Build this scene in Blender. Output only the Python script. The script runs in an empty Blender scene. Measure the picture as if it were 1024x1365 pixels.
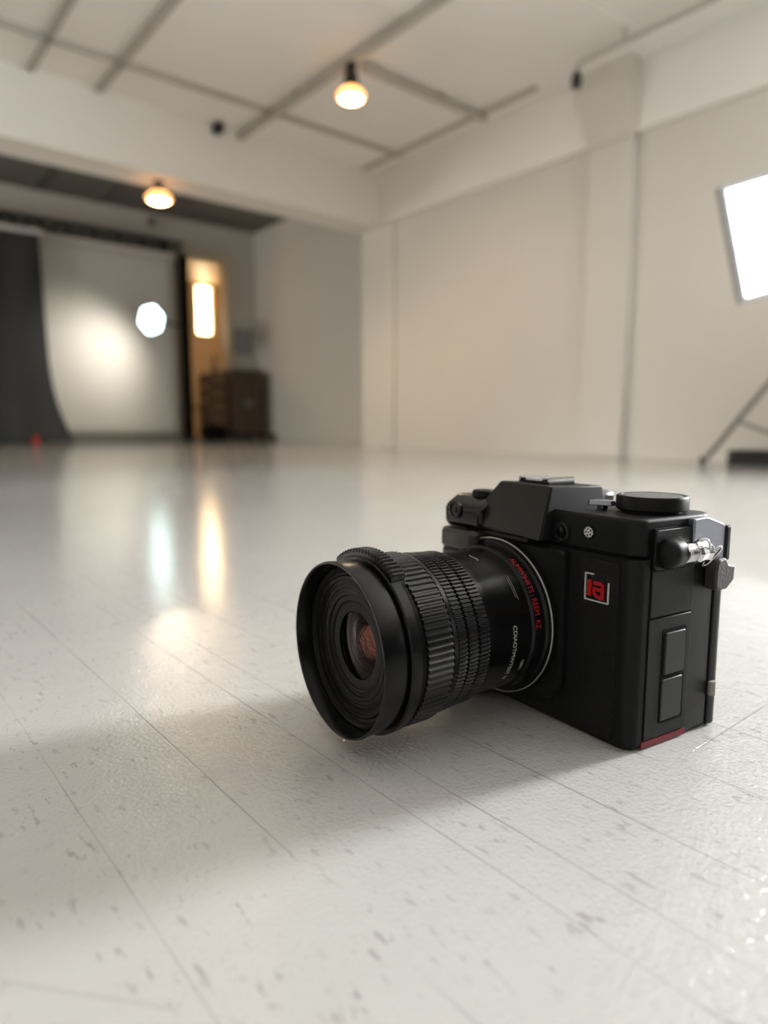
import bpy, bmesh, math, random
from math import sin, cos, pi, radians, atan2, sqrt
from mathutils import Vector, Matrix
random.seed(4)
S = bpy.context.scene
COL = S.collection

# ------------------------------------------------------------------ camera
EYE = 0.21
PITCH = math.atan((682.5 - 566.0) / 900.0)
cd = bpy.data.cameras.new('viewpoint')
cam = bpy.data.objects.new('viewpoint', cd); COL.objects.link(cam)
cam.location = (0, 0, EYE); cam.rotation_euler = (pi / 2 - PITCH, 0, 0)
cd.sensor_fit = 'VERTICAL'; cd.sensor_height = 36.0; cd.lens = 36.0 * 900.0 / 1365.0
cd.clip_start = 0.01; cd.clip_end = 100
cd.dof.use_dof = True; cd.dof.focus_distance = 0.43; cd.dof.aperture_fstop = 3.5
S.camera = cam

# ------------------------------------------------------------------ exposure, world
S.view_settings.view_transform = 'Standard'; S.view_settings.look = 'None'
S.view_settings.gamma = 1.0; S.view_settings.use_curve_mapping = False
S.view_settings.exposure = 0.0
S.cycles.use_denoising = True
S.cycles.max_bounces = 10; S.cycles.diffuse_bounces = 6
S.cycles.sample_clamp_indirect = 6.0
wd = bpy.data.worlds.new('daylight'); S.world = wd; wd.use_nodes = True
bg = wd.node_tree.nodes['Background']
bg.inputs[0].default_value = (1.0, 0.97, 0.93, 1); bg.inputs[1].default_value = 0.05

# ------------------------------------------------------------------ frames
TH = radians(39.5)                                    # room axes: x' = along the back wall (v), y' = along the right wall (u)
def room(v, u, z=0.0):
    return Vector((v * cos(TH) - u * sin(TH), v * sin(TH) + u * cos(TH), z))

V_WALL, V_REAR, U_BACK = 3.94, 4.98, 8.97
H_MAIN, H_REAR, H_LOW = 2.36, 2.92, 1.95

# ------------------------------------------------------------------ window key light and added unseen fill
def area(name, loc, aim, sx, sy, power, col, spread=pi):
    l = bpy.data.lights.new(name, 'AREA'); l.shape = 'RECTANGLE'; l.size = sx; l.size_y = sy
    l.energy = power; l.color = col; l.spread = spread
    o = bpy.data.objects.new(name, l); COL.objects.link(o); o.location = loc
    o.rotation_euler = (Vector(aim) - Vector(loc)).to_track_quat('-Z', 'Y').to_euler()
    return o
KEY_U0, KEY_U1, KEY_Z0, KEY_Z1 = -0.92, -0.37, 0.80, 1.75       # the window in the right wall, out of frame
area('window_daylight', room(4.15, (KEY_U0 + KEY_U1) / 2, (KEY_Z0 + KEY_Z1) / 2), room(0.3, (KEY_U0 + KEY_U1) / 2, 0.6),
     KEY_U1 - KEY_U0, KEY_Z1 - KEY_Z0, 490.0, (0.97, 0.985, 1.0))
area('added_hall_fill', room(4.15, -3.2, 1.35), room(0.0, -2.6, 1.0), 1.9, 1.2, 22.0, (0.95, 0.97, 1.0))  # unseen window added for fill bounce in the room

area('added_bay_fill', room(-3.45, 7.1, 1.5), room(2.0, 7.3, 0.9), 1.3, 1.2, 125.0, (1.0, 0.97, 0.92))  # unseen window added to brighten the rear bay and backdrop
area('added_floor_band_light', room(-3.45, 2.55, 1.5), room(1.2, 2.45, 0.0), 0.4, 0.9, 4.0, (1.0, 0.985, 0.96), radians(22))  # unseen narrow-spread window added to lay a light band on the floor

# ------------------------------------------------------------------ helpers
def node_mat(name):
    m = bpy.data.materials.new(name); m.use_nodes = True
    nt = m.node_tree; return m, nt, nt.nodes, nt.links, nt.nodes['Principled BSDF']

def mat(name, col, rough=0.5, metal=0.0, bump=0.0, bscale=200.0, spec=0.5, emit=None, estr=0.0, var=0.0, vscale=3.0, coat=0.0):
    m, nt, N, L, b = node_mat(name)
    b.inputs['Base Color'].default_value = (*col, 1); b.inputs['Roughness'].default_value = rough
    b.inputs['Metallic'].default_value = metal; b.inputs['Specular IOR Level'].default_value = spec
    b.inputs['Coat Weight'].default_value = coat; b.inputs['Coat Roughness'].default_value = 0.15
    tc = N.new('ShaderNodeTexCoord')
    if var > 0:
        n = N.new('ShaderNodeTexNoise'); n.inputs['Scale'].default_value = vscale; n.inputs['Detail'].default_value = 5
        r = N.new('ShaderNodeMixRGB'); r.inputs[1].default_value = (*[c * (1 - var) for c in col], 1)
        r.inputs[2].default_value = (*[min(1, c * (1 + var)) for c in col], 1)
        L.new(tc.outputs['Object'], n.inputs['Vector']); L.new(n.outputs['Fac'], r.inputs[0]); L.new(r.outputs[0], b.inputs['Base Color'])
    if bump > 0:
        n = N.new('ShaderNodeTexNoise'); n.inputs['Scale'].default_value = bscale; n.inputs['Detail'].default_value = 3
        bp = N.new('ShaderNodeBump'); bp.inputs['Strength'].default_value = bump; bp.inputs['Distance'].default_value = 0.002
        L.new(tc.outputs['Object'], n.inputs['Vector']); L.new(n.outputs['Fac'], bp.inputs['Height']); L.new(bp.outputs['Normal'], b.inputs['Normal'])
    if emit:
        b.inputs['Emission Color'].default_value = (*emit, 1); b.inputs['Emission Strength'].default_value = estr
    return m

def link(name, bm, m, parent=None, loc=None, rot=None, bevel=0.0, seg=2, smooth=None, recalc=True):
    if recalc: bmesh.ops.recalc_face_normals(bm, faces=bm.faces)
    me = bpy.data.meshes.new(name); bm.to_mesh(me); bm.free()
    o = bpy.data.objects.new(name, me); COL.objects.link(o)
    if m: me.materials.append(m)
    if parent: o.parent = parent
    if loc is not None: o.location = loc
    if rot is not None: o.rotation_euler = rot
    if bevel > 0:
        md = o.modifiers.new('edge', 'BEVEL'); md.width = bevel; md.segments = seg
        md.limit_method = 'ANGLE'; md.angle_limit = radians(35)
    if smooth is not None:
        for p in me.polygons: p.use_smooth = True
        try:
            me.set_sharp_from_angle(angle=radians(smooth))
        except Exception:
            pass
    return o

def tag(o, label=None, cat=None, group=None, kind=None):
    if label: o['label'] = label
    if cat: o['category'] = cat
    if group: o['group'] = group
    if kind: o['kind'] = kind
    return o

def empty(name, loc, rz=0.0, label=None, cat=None, group=None):
    o = bpy.data.objects.new(name, None); COL.objects.link(o)
    o.location = loc; o.rotation_euler = (0, 0, rz); o.empty_display_size = 0.02
    return tag(o, label, cat, group)

def box(bm, x0, x1, y0, y1, z0, z1, M=None):
    vs = [bm.verts.new((x, y, z)) for z in (z0, z1) for x, y in ((x0, y0), (x1, y0), (x1, y1), (x0, y1))]
    for f in ((3, 2, 1, 0), (4, 5, 6, 7), (0, 1, 5, 4), (1, 2, 6, 5), (2, 3, 7, 6), (3, 0, 4, 7)):
        bm.faces.new([vs[i] for i in f])
    if M is not None:
        for v in vs: v.co = M @ v.co
    return vs

def rpoly(pts, radii, n=6):
    out = []; k = len(pts)
    for i in range(k):
        p = Vector(pts[i]); a = (Vector(pts[i - 1]) - p).normalized(); c = (Vector(pts[(i + 1) % k]) - p).normalized()
        r = radii[i] if isinstance(radii, (list, tuple)) else radii
        if r <= 0: out.append(tuple(p)); continue
        h = math.acos(max(-1, min(1, a.dot(c)))) / 2
        d = r / math.tan(h); ctr = p + (a + c).normalized() * (r / sin(h))
        s = p + a * d - ctr; e = p + c * d - ctr
        a0 = atan2(s.y, s.x); a1 = atan2(e.y, e.x); da = (a1 - a0 + pi) % (2 * pi) - pi
        for j in range(n + 1):
            t = a0 + da * j / n; out.append((ctr.x + r * cos(t), ctr.y + r * sin(t)))
    return out

def prism(bm, poly, z0, z1, f=lambda x, y, z: (x, y, z), top=None):
    top = top or poly
    A = [bm.verts.new(f(x, y, z0)) for x, y in poly]; B = [bm.verts.new(f(x, y, z1)) for x, y in top]
    n = len(poly); bm.faces.new(A[::-1]); bm.faces.new(B)
    for i in range(n): bm.faces.new((A[i], A[(i + 1) % n], B[(i + 1) % n], B[i]))

def lathe(bm, prof, seg=96, f=lambda s, x, y: (x, s, y), closed=False, rib=None):
    # prof = [(axial, radius)...]; rib(theta, i) gives a radius offset
    rings = []
    for i, (s, r) in enumerate(prof):
        if r < 1e-7: rings.append([bm.verts.new(f(s, 0, 0))]); continue
        rings.append([bm.verts.new(f(s, (r + (rib(j, i) if rib else 0)) * cos(2 * pi * j / seg), (r + (rib(j, i) if rib else 0)) * sin(2 * pi * j / seg))) for j in range(seg)])
    pairs = list(zip(rings, rings[1:])) + ([(rings[-1], rings[0])] if closed else [])
    for A, B in pairs:
        for j in range(seg):
            k = (j + 1) % seg
            if len(A) == 1 and len(B) == 1: continue
            if len(A) == 1: bm.faces.new((A[0], B[k], B[j]))
            elif len(B) == 1: bm.faces.new((A[j], A[k], B[0]))
            else: bm.faces.new((A[j], A[k], B[k], B[j]))

def tube(bm, pts, r, n=10, caps=True):
    pts = [Vector(p) for p in pts]; rings = []; k = len(pts)
    for i, p in enumerate(pts):
        t = (pts[min(i + 1, k - 1)] - pts[max(i - 1, 0)]).normalized()
        u = t.orthogonal().normalized()
        if rings:
            u = (last - t * last.dot(t)).normalized()
        last = u; w = t.cross(u)
        rr = r[i] if isinstance(r, (list, tuple)) else r
        rings.append([bm.verts.new(p + (u * cos(2 * pi * j / n) + w * sin(2 * pi * j / n)) * rr) for j in range(n)])
    for A, B in zip(rings, rings[1:]):
        for j in range(n): bm.faces.new((A[j], A[(j + 1) % n], B[(j + 1) % n], B[j]))
    if caps: bm.faces.new(rings[0][::-1]); bm.faces.new(rings[-1])

def rbox(name, v0, v1, u0, u1, z0, z1, m, parent=None, bevel=0.0, smooth=None):
    # a box in room axes; top-level ones get their origin at the middle of their base
    bm = bmesh.new(); cv, cu = (v0 + v1) / 2, (u0 + u1) / 2
    box(bm, v0 - cv, v1 - cv, u0 - cu, u1 - cu, 0, z1 - z0)
    return link(name, bm, m, parent, room(cv, cu, z0), (0, 0, TH), bevel, smooth=smooth)

def cutbox(name, v0, v1, u0, u1, z0, z1, m, holes, axis):
    # a wall slab with rectangular openings; axis 'v' = it runs along v (holes in v,z), 'u' = along u
    bm = bmesh.new()
    a0, a1 = (v0, v1) if axis == 'v' else (u0, u1)
    xs = sorted({a0, a1, *[h[0] for h in holes], *[h[1] for h in holes]}); zs = sorted({z0, z1, *[h[2] for h in holes], *[h[3] for h in holes]})
    for x, x2 in zip(xs, xs[1:]):
        for z, z2 in zip(zs, zs[1:]):
            mx, mz = (x + x2) / 2, (z + z2) / 2
            if any(h[0] < mx < h[1] and h[2] < mz < h[3] for h in holes): continue
            if axis == 'v': box(bm, x, x2, u0, u1, z, z2)
            else: box(bm, v0, v1, x, x2, z, z2)
    bmesh.ops.remove_doubles(bm, verts=bm.verts, dist=1e-5)
    dead = [f for f in bm.faces if False]
    return link(name, bm, m, None, (0, 0, 0), (0, 0, TH))

# ------------------------------------------------------------------ materials
def floor_material():
    m, nt, N, L, b = node_mat('glossy_white_vinyl')
    tc = N.new('ShaderNodeTexCoord')
    mp = N.new('ShaderNodeMapping'); L.new(tc.outputs['Object'], mp.inputs['Vector'])     # object space of the floor = room axes (x = v, y = u)
    sx = N.new('ShaderNodeSeparateXYZ'); L.new(mp.outputs[0], sx.inputs[0])
    def math_(op, a, bb=None, cc=None):
        n = N.new('ShaderNodeMath'); n.operation = op
        for i, q in enumerate((a, bb, cc)):
            if q is None: continue
            if isinstance(q, (int, float)): n.inputs[i].default_value = q
            else: L.new(q, n.inputs[i])
        return n.outputs[0]
    v, u = sx.outputs[0], sx.outputs[1]
    def noise(scale, detail=2.0, rough=0.5, sc=(1, 1, 1)):
        k = N.new('ShaderNodeMapping'); k.inputs['Scale'].default_value = sc; L.new(tc.outputs['Object'], k.inputs['Vector'])
        n = N.new('ShaderNodeTexNoise'); n.inputs['Scale'].default_value = scale; n.inputs['Detail'].default_value = detail
        n.inputs['Roughness'].default_value = rough; L.new(k.outputs[0], n.inputs['Vector']); return n.outputs['Fac']
    def ramp(x, a, c):
        r = N.new('ShaderNodeMapRange'); r.clamp = True; r.inputs['From Min'].default_value = a; r.inputs['From Max'].default_value = c
        L.new(x, r.inputs['Value']); return r.outputs[0]
    # plank seams
    d = None
    seams = (-0.215, -0.14, -0.062, 0.016, 0.0905, 0.161, 0.230, 0.262, 0.318, 0.395, 0.47, 0.545)
    for s in seams:
        q = math_('ABSOLUTE', math_('SUBTRACT', v, s)); d = q if d is None else math_('MINIMUM', d, q)
    q = math_('ABSOLUTE', math_('SUBTRACT', math_('FRACT', math_('MULTIPLY', v, 1 / 0.151)), 0.5)); q = math_('MULTIPLY', q, 0.151)
    far = math_('GREATER_THAN', math_('ABSOLUTE', math_('SUBTRACT', v, 0.16)), 0.42)
    d2 = math_('ADD', q, math_('MULTIPLY', math_('SUBTRACT', 1.0, far), 1.0)); d = math_('MINIMUM', d, d2)
    # butt joints along v
    joint = math_('ABSOLUTE', math_('SUBTRACT', u, 0.192)); joint = math_('ADD', joint, math_('MULTIPLY', math_('LESS_THAN', v, 0.395), 1.0))
    d = math_('MINIMUM', d, joint)
    seam = math_('SUBTRACT', 1.0, ramp(d, 0.00018, 0.00055))
    seam = math_('MULTIPLY', seam, ramp(noise(7.0, 2), 0.35, 0.62))
    # flecks stretched along the planks
    fl = math_('MULTIPLY', ramp(noise(215.0, 2.0, 0.55, (1, 0.30, 1)), 0.60, 0.68), ramp(noise(30.0, 2), 0.38, 0.60))
    fl2 = math_('MULTIPLY', ramp(noise(700.0, 1.0, 0.5, (1, 0.5, 1)), 0.66, 0.72), ramp(noise(14.0, 2), 0.42, 0.6))
    cloud = noise(5.0, 5.0, 0.6)
    c1 = N.new('ShaderNodeMixRGB'); c1.inputs[1].default_value = (0.415, 0.41, 0.395, 1); c1.inputs[2].default_value = (0.485, 0.48, 0.465, 1); L.new(cloud, c1.inputs[0])
    c2 = N.new('ShaderNodeMixRGB'); c2.inputs[2].default_value = (0.30, 0.29, 0.27, 1); L.new(c1.outputs[0], c2.inputs[1]); L.new(math_('MULTIPLY', fl, 0.9), c2.inputs[0])
    c3 = N.new('ShaderNodeMixRGB'); c3.inputs[2].default_value = (0.22, 0.21, 0.19, 1); L.new(c2.outputs[0], c3.inputs[1]); L.new(math_('MULTIPLY', fl2, 0.6), c3.inputs[0])
    c4 = N.new('ShaderNodeMixRGB'); c4.inputs[2].default_value = (0.10, 0.095, 0.085, 1); L.new(c3.outputs[0], c4.inputs[1]); L.new(math_('MULTIPLY', seam, 0.75), c4.inputs[0])
    # a long grey scuff in the foreground
    su = math_('SUBTRACT', u, math_('ADD', 0.312, math_('MULTIPLY', v, -1.16)))
    sc = math_('MULTIPLY', math_('SUBTRACT', 1.0, ramp(math_('ABSOLUTE', su), 0.0008, 0.0028)), math_('LESS_THAN', math_('ABSOLUTE', math_('SUBTRACT', v, 0.048)), 0.034))
    c5 = N.new('ShaderNodeMixRGB'); c5.inputs[2].default_value = (0.36, 0.35, 0.32, 1); L.new(c4.outputs[0], c5.inputs[1]); L.new(math_('MULTIPLY', sc, 0.5), c5.inputs[0])
    L.new(c5.outputs[0], b.inputs['Base Color'])
    rg = N.new('ShaderNodeMapRange'); rg.inputs['To Min'].default_value = 0.08; rg.inputs['To Max'].default_value = 0.15; L.new(noise(9.0, 4), rg.inputs['Value'])
    L.new(rg.outputs[0], b.inputs['Coat Roughness'])
    b.inputs['Coat Weight'].default_value = 1.0; b.inputs['Coat IOR'].default_value = 1.5
    b.inputs['Specular IOR Level'].default_value = 0.05; b.inputs['Roughness'].default_value = 0.6
    hgt = math_('ADD', noise(360.0, 2.0, 0.5), math_('MULTIPLY', noise(55.0, 2.0, 0.5), 1.2))
    hgt = math_('SUBTRACT', hgt, math_('MULTIPLY', seam, 0.8))
    bp = N.new('ShaderNodeBump'); bp.inputs['Strength'].default_value = 0.75; bp.inputs['Distance'].default_value = 0.0011
    # the orange-peel bump is raised in a patch near the still camera so glare sparkles, smoother elsewhere
    dv = math_('SUBTRACT', v, 0.47); du = math_('SUBTRACT', u, 0.10)
    rad = math_('SQRT', math_('ADD', math_('MULTIPLY', dv, dv), math_('MULTIPLY', du, du)))
    st = math_('ADD', 0.14, math_('MULTIPLY', math_('SUBTRACT', 1.0, ramp(math_('ADD', rad, math_('MULTIPLY', noise(6.0, 3), 0.15)), 0.15, 0.75)), 1.25))
    L.new(st, bp.inputs['Strength'])
    L.new(hgt, bp.inputs['Height']); L.new(bp.outputs['Normal'], b.inputs['Coat Normal'])
    return m

M_floor = floor_material()
M_wall = mat('white_plaster', (0.66, 0.63, 0.57), 0.75, bump=0.15, bscale=18, var=0.03, vscale=1.3, spec=0.25)
M_ceil = mat('white_ceiling_paint', (0.84, 0.82, 0.78), 0.8, var=0.03, vscale=0.9, spec=0.2)
M_rearceil = mat('shaded_ceiling_paint', (0.17, 0.16, 0.145), 0.85, var=0.04, vscale=0.9, spec=0.2)  # shade on the rear ceiling is put into this darker colour
M_track = mat('grey_track_paint', (0.45, 0.425, 0.385), 0.6)
M_black = mat('black_powder_coat', (0.012, 0.012, 0.012), 0.5)
M_flag = mat('black_felt', (0.006, 0.006, 0.006), 0.95, spec=0.1)
M_cloth = mat('charcoal_fabric', (0.055, 0.056, 0.057), 0.9, bump=0.3, bscale=60, spec=0.15)
M_paper = mat('white_backdrop_paper', (0.74, 0.72, 0.68), 0.7, spec=0.25)
M_grey = mat('mid_grey_metal', (0.22, 0.21, 0.19), 0.45)
M_redplastic = mat('red_plastic', (0.6, 0.03, 0.03), 0.45)
M_bulb = mat('glowing_warm_bulb', (1, 0.8, 0.5), 0.4, emit=(1.0, 0.60, 0.27), estr=60.0)
M_bulbrim = mat('warm_frosted_rim', (0.9, 0.55, 0.25), 0.4, emit=(1.0, 0.42, 0.13), estr=3.0)
M_softlit = mat('lit_softbox_fabric', (0.9, 0.9, 0.9), 0.7, emit=(0.97, 0.985, 1.0), estr=6.5)
M_softedge = mat('silver_grey_softbox_fabric', (0.30, 0.30, 0.31), 0.6)
M_hex = mat('lit_cool_diffuser', (0.9, 1, 1), 0.5, emit=(0.72, 1.0, 0.97), estr=9.0)
M_wood = mat('warm_wood_panelling', (0.62, 0.50, 0.36), 0.5, var=0.2, vscale=4)
M_darkwood = mat('dark_brown_wood', (0.07, 0.042, 0.024), 0.5, var=0.3, vscale=6)
M_midwood = mat('brown_crate_wood', (0.16, 0.09, 0.04), 0.6, var=0.3, vscale=6)
M_winlit = mat('bright_daylit_pane', (1, 1, 1), 0.3, emit=(1.0, 0.72, 0.40), estr=14.0)
M_frame = mat('cream_window_paint', (0.72, 0.62, 0.46), 0.5)
M_bluepane = mat('blue_grey_print', (0.33, 0.35, 0.42), 0.35, var=0.3, vscale=9)
M_steel = mat('brushed_steel', (0.45, 0.45, 0.45), 0.3, metal=1.0)
M_glass = mat('clear_pane', (0.9, 0.95, 0.95), 0.05)
M_glass.node_tree.nodes['Principled BSDF'].inputs['Transmission Weight'].default_value = 1.0
M_glass.node_tree.nodes['Principled BSDF'].inputs['IOR'].default_value = 1.02

# ------------------------------------------------------------------ the room
def slab(name, v0, v1, u0, u1, z0, z1, m): 
    bm = bmesh.new(); box(bm, v0, v1, u0, u1, z0, z1)
    o = link(name, bm, m, None, (0, 0, 0), (0, 0, TH)); o['kind'] = 'structure'; return o
U_NEAR = -4.6; V_LEFT = -3.2
slab('floor', V_LEFT - 0.2, V_REAR + 0.6, U_NEAR, 11.4, -0.1, 0.0, M_floor)
slab('ceiling', V_LEFT - 0.2, V_WALL + 0.25, U_NEAR, 4.79, H_MAIN, H_MAIN + 0.1, M_ceil)
slab('ceiling_rear', V_LEFT - 0.2, V_REAR + 0.2, 5.10, U_BACK + 0.2, H_REAR, H_REAR + 0.1, M_rearceil)
o = cutbox('wall_right', V_WALL, V_WALL + 0.2, U_NEAR, 4.80, 0, H_MAIN + 0.1, M_wall,
           [(KEY_U0, KEY_U1, KEY_Z0, KEY_Z1), (-4.15, -2.25, 0.75, 1.95)], 'u'); o['kind'] = 'structure'
slab('wall_right_rear', V_REAR, V_REAR + 0.2, 4.80, U_BACK + 0.2, 0, H_REAR + 0.1, M_wall)
slab('wall_right_return', V_WALL, V_REAR + 0.2, 4.80, 5.10, 0, H_REAR + 0.1, M_wall)
DOOR = (3.87, 4.50, 0.0, 2.45)
o = cutbox('wall_back', V_LEFT - 0.2, V_REAR + 0.2, U_BACK, U_BACK + 0.15, 0, H_REAR + 0.1, M_wall, [DOOR], 'v'); o['kind'] = 'structure'
o = cutbox('wall_left', V_LEFT - 0.2, V_LEFT, U_NEAR, U_BACK, 0, H_REAR + 0.1, M_wall, [(2.35, 2.75, 1.05, 1.95), (6.45, 7.75, 0.9, 2.1)], 'u'); o['kind'] = 'structure'
slab('wall_rear_beam', V_LEFT - 0.2, V_WALL, 4.79, 5.10, 1.93, H_REAR + 0.1, M_ceil)          # the deep beam in front of the shooting bay
slab('trim_1', V_WALL - 0.045, V_WALL, U_NEAR, 4.79, H_LOW, H_MAIN, M_ceil)                    # downstand along the right wall
slab('trim_2', V_LEFT, V_WALL - 0.045, 2.20, 2.90, H_MAIN - 0.02, H_MAIN, M_ceil)             # shallow cross beam
bm = bmesh.new(); box(bm, 3.915, V_WALL, 4.62, 4.80, 0, 1.95)
o = link('trim_3', bm, M_wall, None, (0, 0, 0), (0, 0, TH), 0.015); o['kind'] = 'structure'     # corner pilaster
bm = bmesh.new(); box(bm, 3.875, V_WALL, 2.36, 2.67, 0, H_LOW - 0.02)
o = link('trim_4', bm, M_wall, None, (0, 0, 0), (0, 0, TH), 0.012); o['kind'] = 'structure'     # column on the right wall
bm = bmesh.new()                                                                               # flared head of that column
for (v0, u0, u1, z), in (((3.875, 2.36, 2.67, H_LOW - 0.02),), ((3.875, 2.34, 2.70, H_LOW + 0.03),), ((3.79, 2.33, 2.73, H_MAIN - 0.12),), ((3.79, 2.33, 2.73, H_MAIN - 0.01),)):
    ring = [bm.verts.new(p) for p in ((v0, u0, z), (v0, u1, z), (V_WALL - 0.02, u1, z), (V_WALL - 0.02, u0, z))]
    if z > H_LOW - 0.02:
        for i in range(4): bm.faces.new((prev[i], prev[(i + 1) % 4], ring[(i + 1) % 4], ring[i]))
    else: bm.faces.new(ring)
    prev = ring
bm.faces.new(prev)
o = link('trim_5', bm, M_wall, None, (0, 0, 0), (0, 0, TH)); o['kind'] = 'structure'

def window(name, u0, u1, z0, z1, n, V_WALL=V_WALL):
    bm = bmesh.new(); t = 0.035
    for q in ((u0, u0 + t, z0, z1), (u1 - t, u1, z0, z1), (u0 + t, u1 - t, z0, z0 + t), (u0 + t, u1 - t, z1 - t, z1)):
        box(bm, V_WALL + 0.06, V_WALL + 0.12, q[0], q[1], q[2], q[3])
    for i in range(1, n):
        c = u0 + (u1 - u0) * i / n; box(bm, V_WALL + 0.07, V_WALL + 0.11, c - 0.012, c + 0.012, z0 + t, z1 - t)
    o = link(name, bm, M_frame, None, (0, 0, 0), (0, 0, TH)); o['kind'] = 'structure'
    return o
window('window_1', KEY_U0, KEY_U1, KEY_Z0, KEY_Z1, 1)
window('window_added_hall', -4.15, -2.25, 0.75, 1.95, 3)  # frame of the added hall fill window
window('window_added_left', 2.35, 2.75, 1.05, 1.95, 1, V_LEFT - 0.2)  # frame of the added window for the floor band
window('window_added_bay', 6.45, 7.75, 0.9, 2.1, 2, V_LEFT - 0.2)  # frame of the added bay fill window

# warm side room behind the doorway
slab('wall_side_room_left', 3.55, 3.65, U_BACK + 0.15, 11.2, 0, 2.7, M_wood)
slab('wall_side_room_right', 5.60, 5.70, U_BACK + 0.15, 11.2, 0, 2.7, M_wood)
slab('ceiling_side_room', 3.55, 5.70, U_BACK + 0.15, 11.3, 2.6, 2.7, M_wood)
o = cutbox('wall_side_room_back', 3.55, 5.70, 11.2, 11.3, 0, 2.7, M_wood, [(5.07, 5.33, 1.76, 2.54)], 'v'); o['kind'] = 'structure'
bm = bmesh.new()
for q in ((5.03, 5.07, 1.72, 2.58), (5.33, 5.37, 1.72, 2.58), (5.07, 5.33, 1.72, 1.76), (5.07, 5.33, 2.54, 2.58)): box(bm, q[0], q[1], 11.15, 11.2, q[2], q[3])
win3 = link('window_3', bm, M_frame, None, (0, 0, 0), (0, 0, TH)); win3['kind'] = 'structure'
bm = bmesh.new(); box(bm, 5.07, 5.33, 11.22, 11.25, 1.76, 2.54); link('window_pane', bm, M_winlit, win3)
bm = bmesh.new()
for q in ((3.80, 3.87, 0, 2.52), (4.50, 4.57, 0, 2.52), (3.87, 4.50, 2.45, 2.52)): box(bm, q[0], q[1], U_BACK - 0.03, U_BACK + 0.15, q[2], q[3])
o = link('door_1', bm, M_frame, None, (0, 0, 0), (0, 0, TH), 0.006); o['kind'] = 'structure'
l = bpy.data.lights.new('side_room_lamp', 'POINT'); l.energy = 14; l.color = (1.0, 0.80, 0.56); l.shadow_soft_size = 0.12
lo = bpy.data.objects.new('side_room_lamp', l); COL.objects.link(lo); lo.location = room(3.95, 9.8, 1.7)

# ------------------------------------------------------------------ tracks and conduit on the ceiling
def bar(name, v0, u0, v1, u1, z, w, hgt, label, cat, group=None, m=M_track):
    L_ = sqrt((v1 - v0) ** 2 + (u1 - u0) ** 2); bm = bmesh.new()
    box(bm, -L_ / 2, L_ / 2, -w / 2, w / 2, 0, hgt)
    o = link(name, bm, m, None, room((v0 + v1) / 2, (u0 + u1) / 2, z), (0, 0, TH + atan2(u1 - u0, v1 - v0)), 0.004)
    return tag(o, label, cat, group or {'lighting_track': 'grey lighting tracks on the ceiling', 'ceiling_conduit': 'grey strips on the white ceiling', 'ceiling_batten': 'battens on the dark ceiling'}[name])
ZT = H_MAIN - 0.045
tr = bar('lighting_track', 2.56, 1.4, 2.56, 4.78, ZT - 0.012, 0.05, 0.033, 'long grey lighting track on the ceiling that carries the glowing spotlight', 'lighting track')
def clips(o, xs, h0):
    for x in xs:
        bm = bmesh.new(); box(bm, x - 0.03, x + 0.03, -0.012, 0.012, h0, 0.056); link('mounting_clip', bm, M_track, o)
clips(tr, (-1.3, -0.3, 0.9), 0.033)
bar('ceiling_conduit', -2.6, 4.335, 3.75, 4.335, ZT + 0.022, 0.05, 0.022, 'long grey strip crossing the ceiling just in front of the deep beam', 'conduit')
tr = bar('lighting_track', 2.65, 3.42, 3.74, 3.42, ZT - 0.012, 0.045, 0.033, 'grey ceiling track running from the glowing spotlight towards the right wall', 'lighting track')
clips(tr, (-0.45, 0.1, 0.5), 0.033)
bar('ceiling_conduit', 3.70, 2.95, 3.70, 4.76, ZT + 0.022, 0.035, 0.022, 'grey strip on the ceiling nearest the right wall, crossing the short track', 'conduit')
bar('ceiling_conduit', 1.15, 2.0, 1.15, 4.78, ZT + 0.022, 0.04, 0.022, 'leftmost grey strip on the ceiling, running towards the deep beam', 'conduit')
bar('ceiling_conduit', 1.55, 2.0, 1.55, 4.78, ZT + 0.022, 0.055, 0.022, 'grey strip on the ceiling second from the left, running towards the deep beam', 'conduit')
M_batten = mat('shaded_batten_paint', (0.13, 0.122, 0.11), 0.7)  # darkened to go with the shade painted into the rear ceiling
for v, w in ((2.05, 'left'), (2.75, 'right')):
    bar('ceiling_batten', v, 5.12, v, 8.9, H_REAR - 0.03, 0.07, 0.03, 'grey batten on the dark ceiling behind the beam, the one further %s' % w, 'batten', None, M_batten)

def conduit_drop():
    t = empty('electrical_conduit', room(3.53, 2.53, H_MAIN - 0.2), TH, 'grey conduit pipe ending in a black socket near the column head', 'conduit')
    bm = bmesh.new(); z = 0.115
    tube(bm, [(0.0, 0, 0.06), (0.0, 0.0, 0.085), (0, -0.02, z - 0.008), (0, -0.05, z), (0, -0.5, z), (0, -1.4, z)], 0.015, 10)
    link('pipe', bm, M_track, t, smooth=40)
    bm = bmesh.new(); lathe(bm, [(0.0, 0), (0.0, 0.027), (0.05, 0.03), (0.075, 0.022), (0.075, 0)], 20, lambda s, x, y: (x, y, s))
    link('socket', bm, M_black, t, (0, 0, -0.01), smooth=40)
    bm = bmesh.new(); tube(bm, [(0, -0.3, 0.13), (0, -0.3, 0.2)], 0.008, 8); link('hanger', bm, M_track, t)
conduit_drop()

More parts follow.
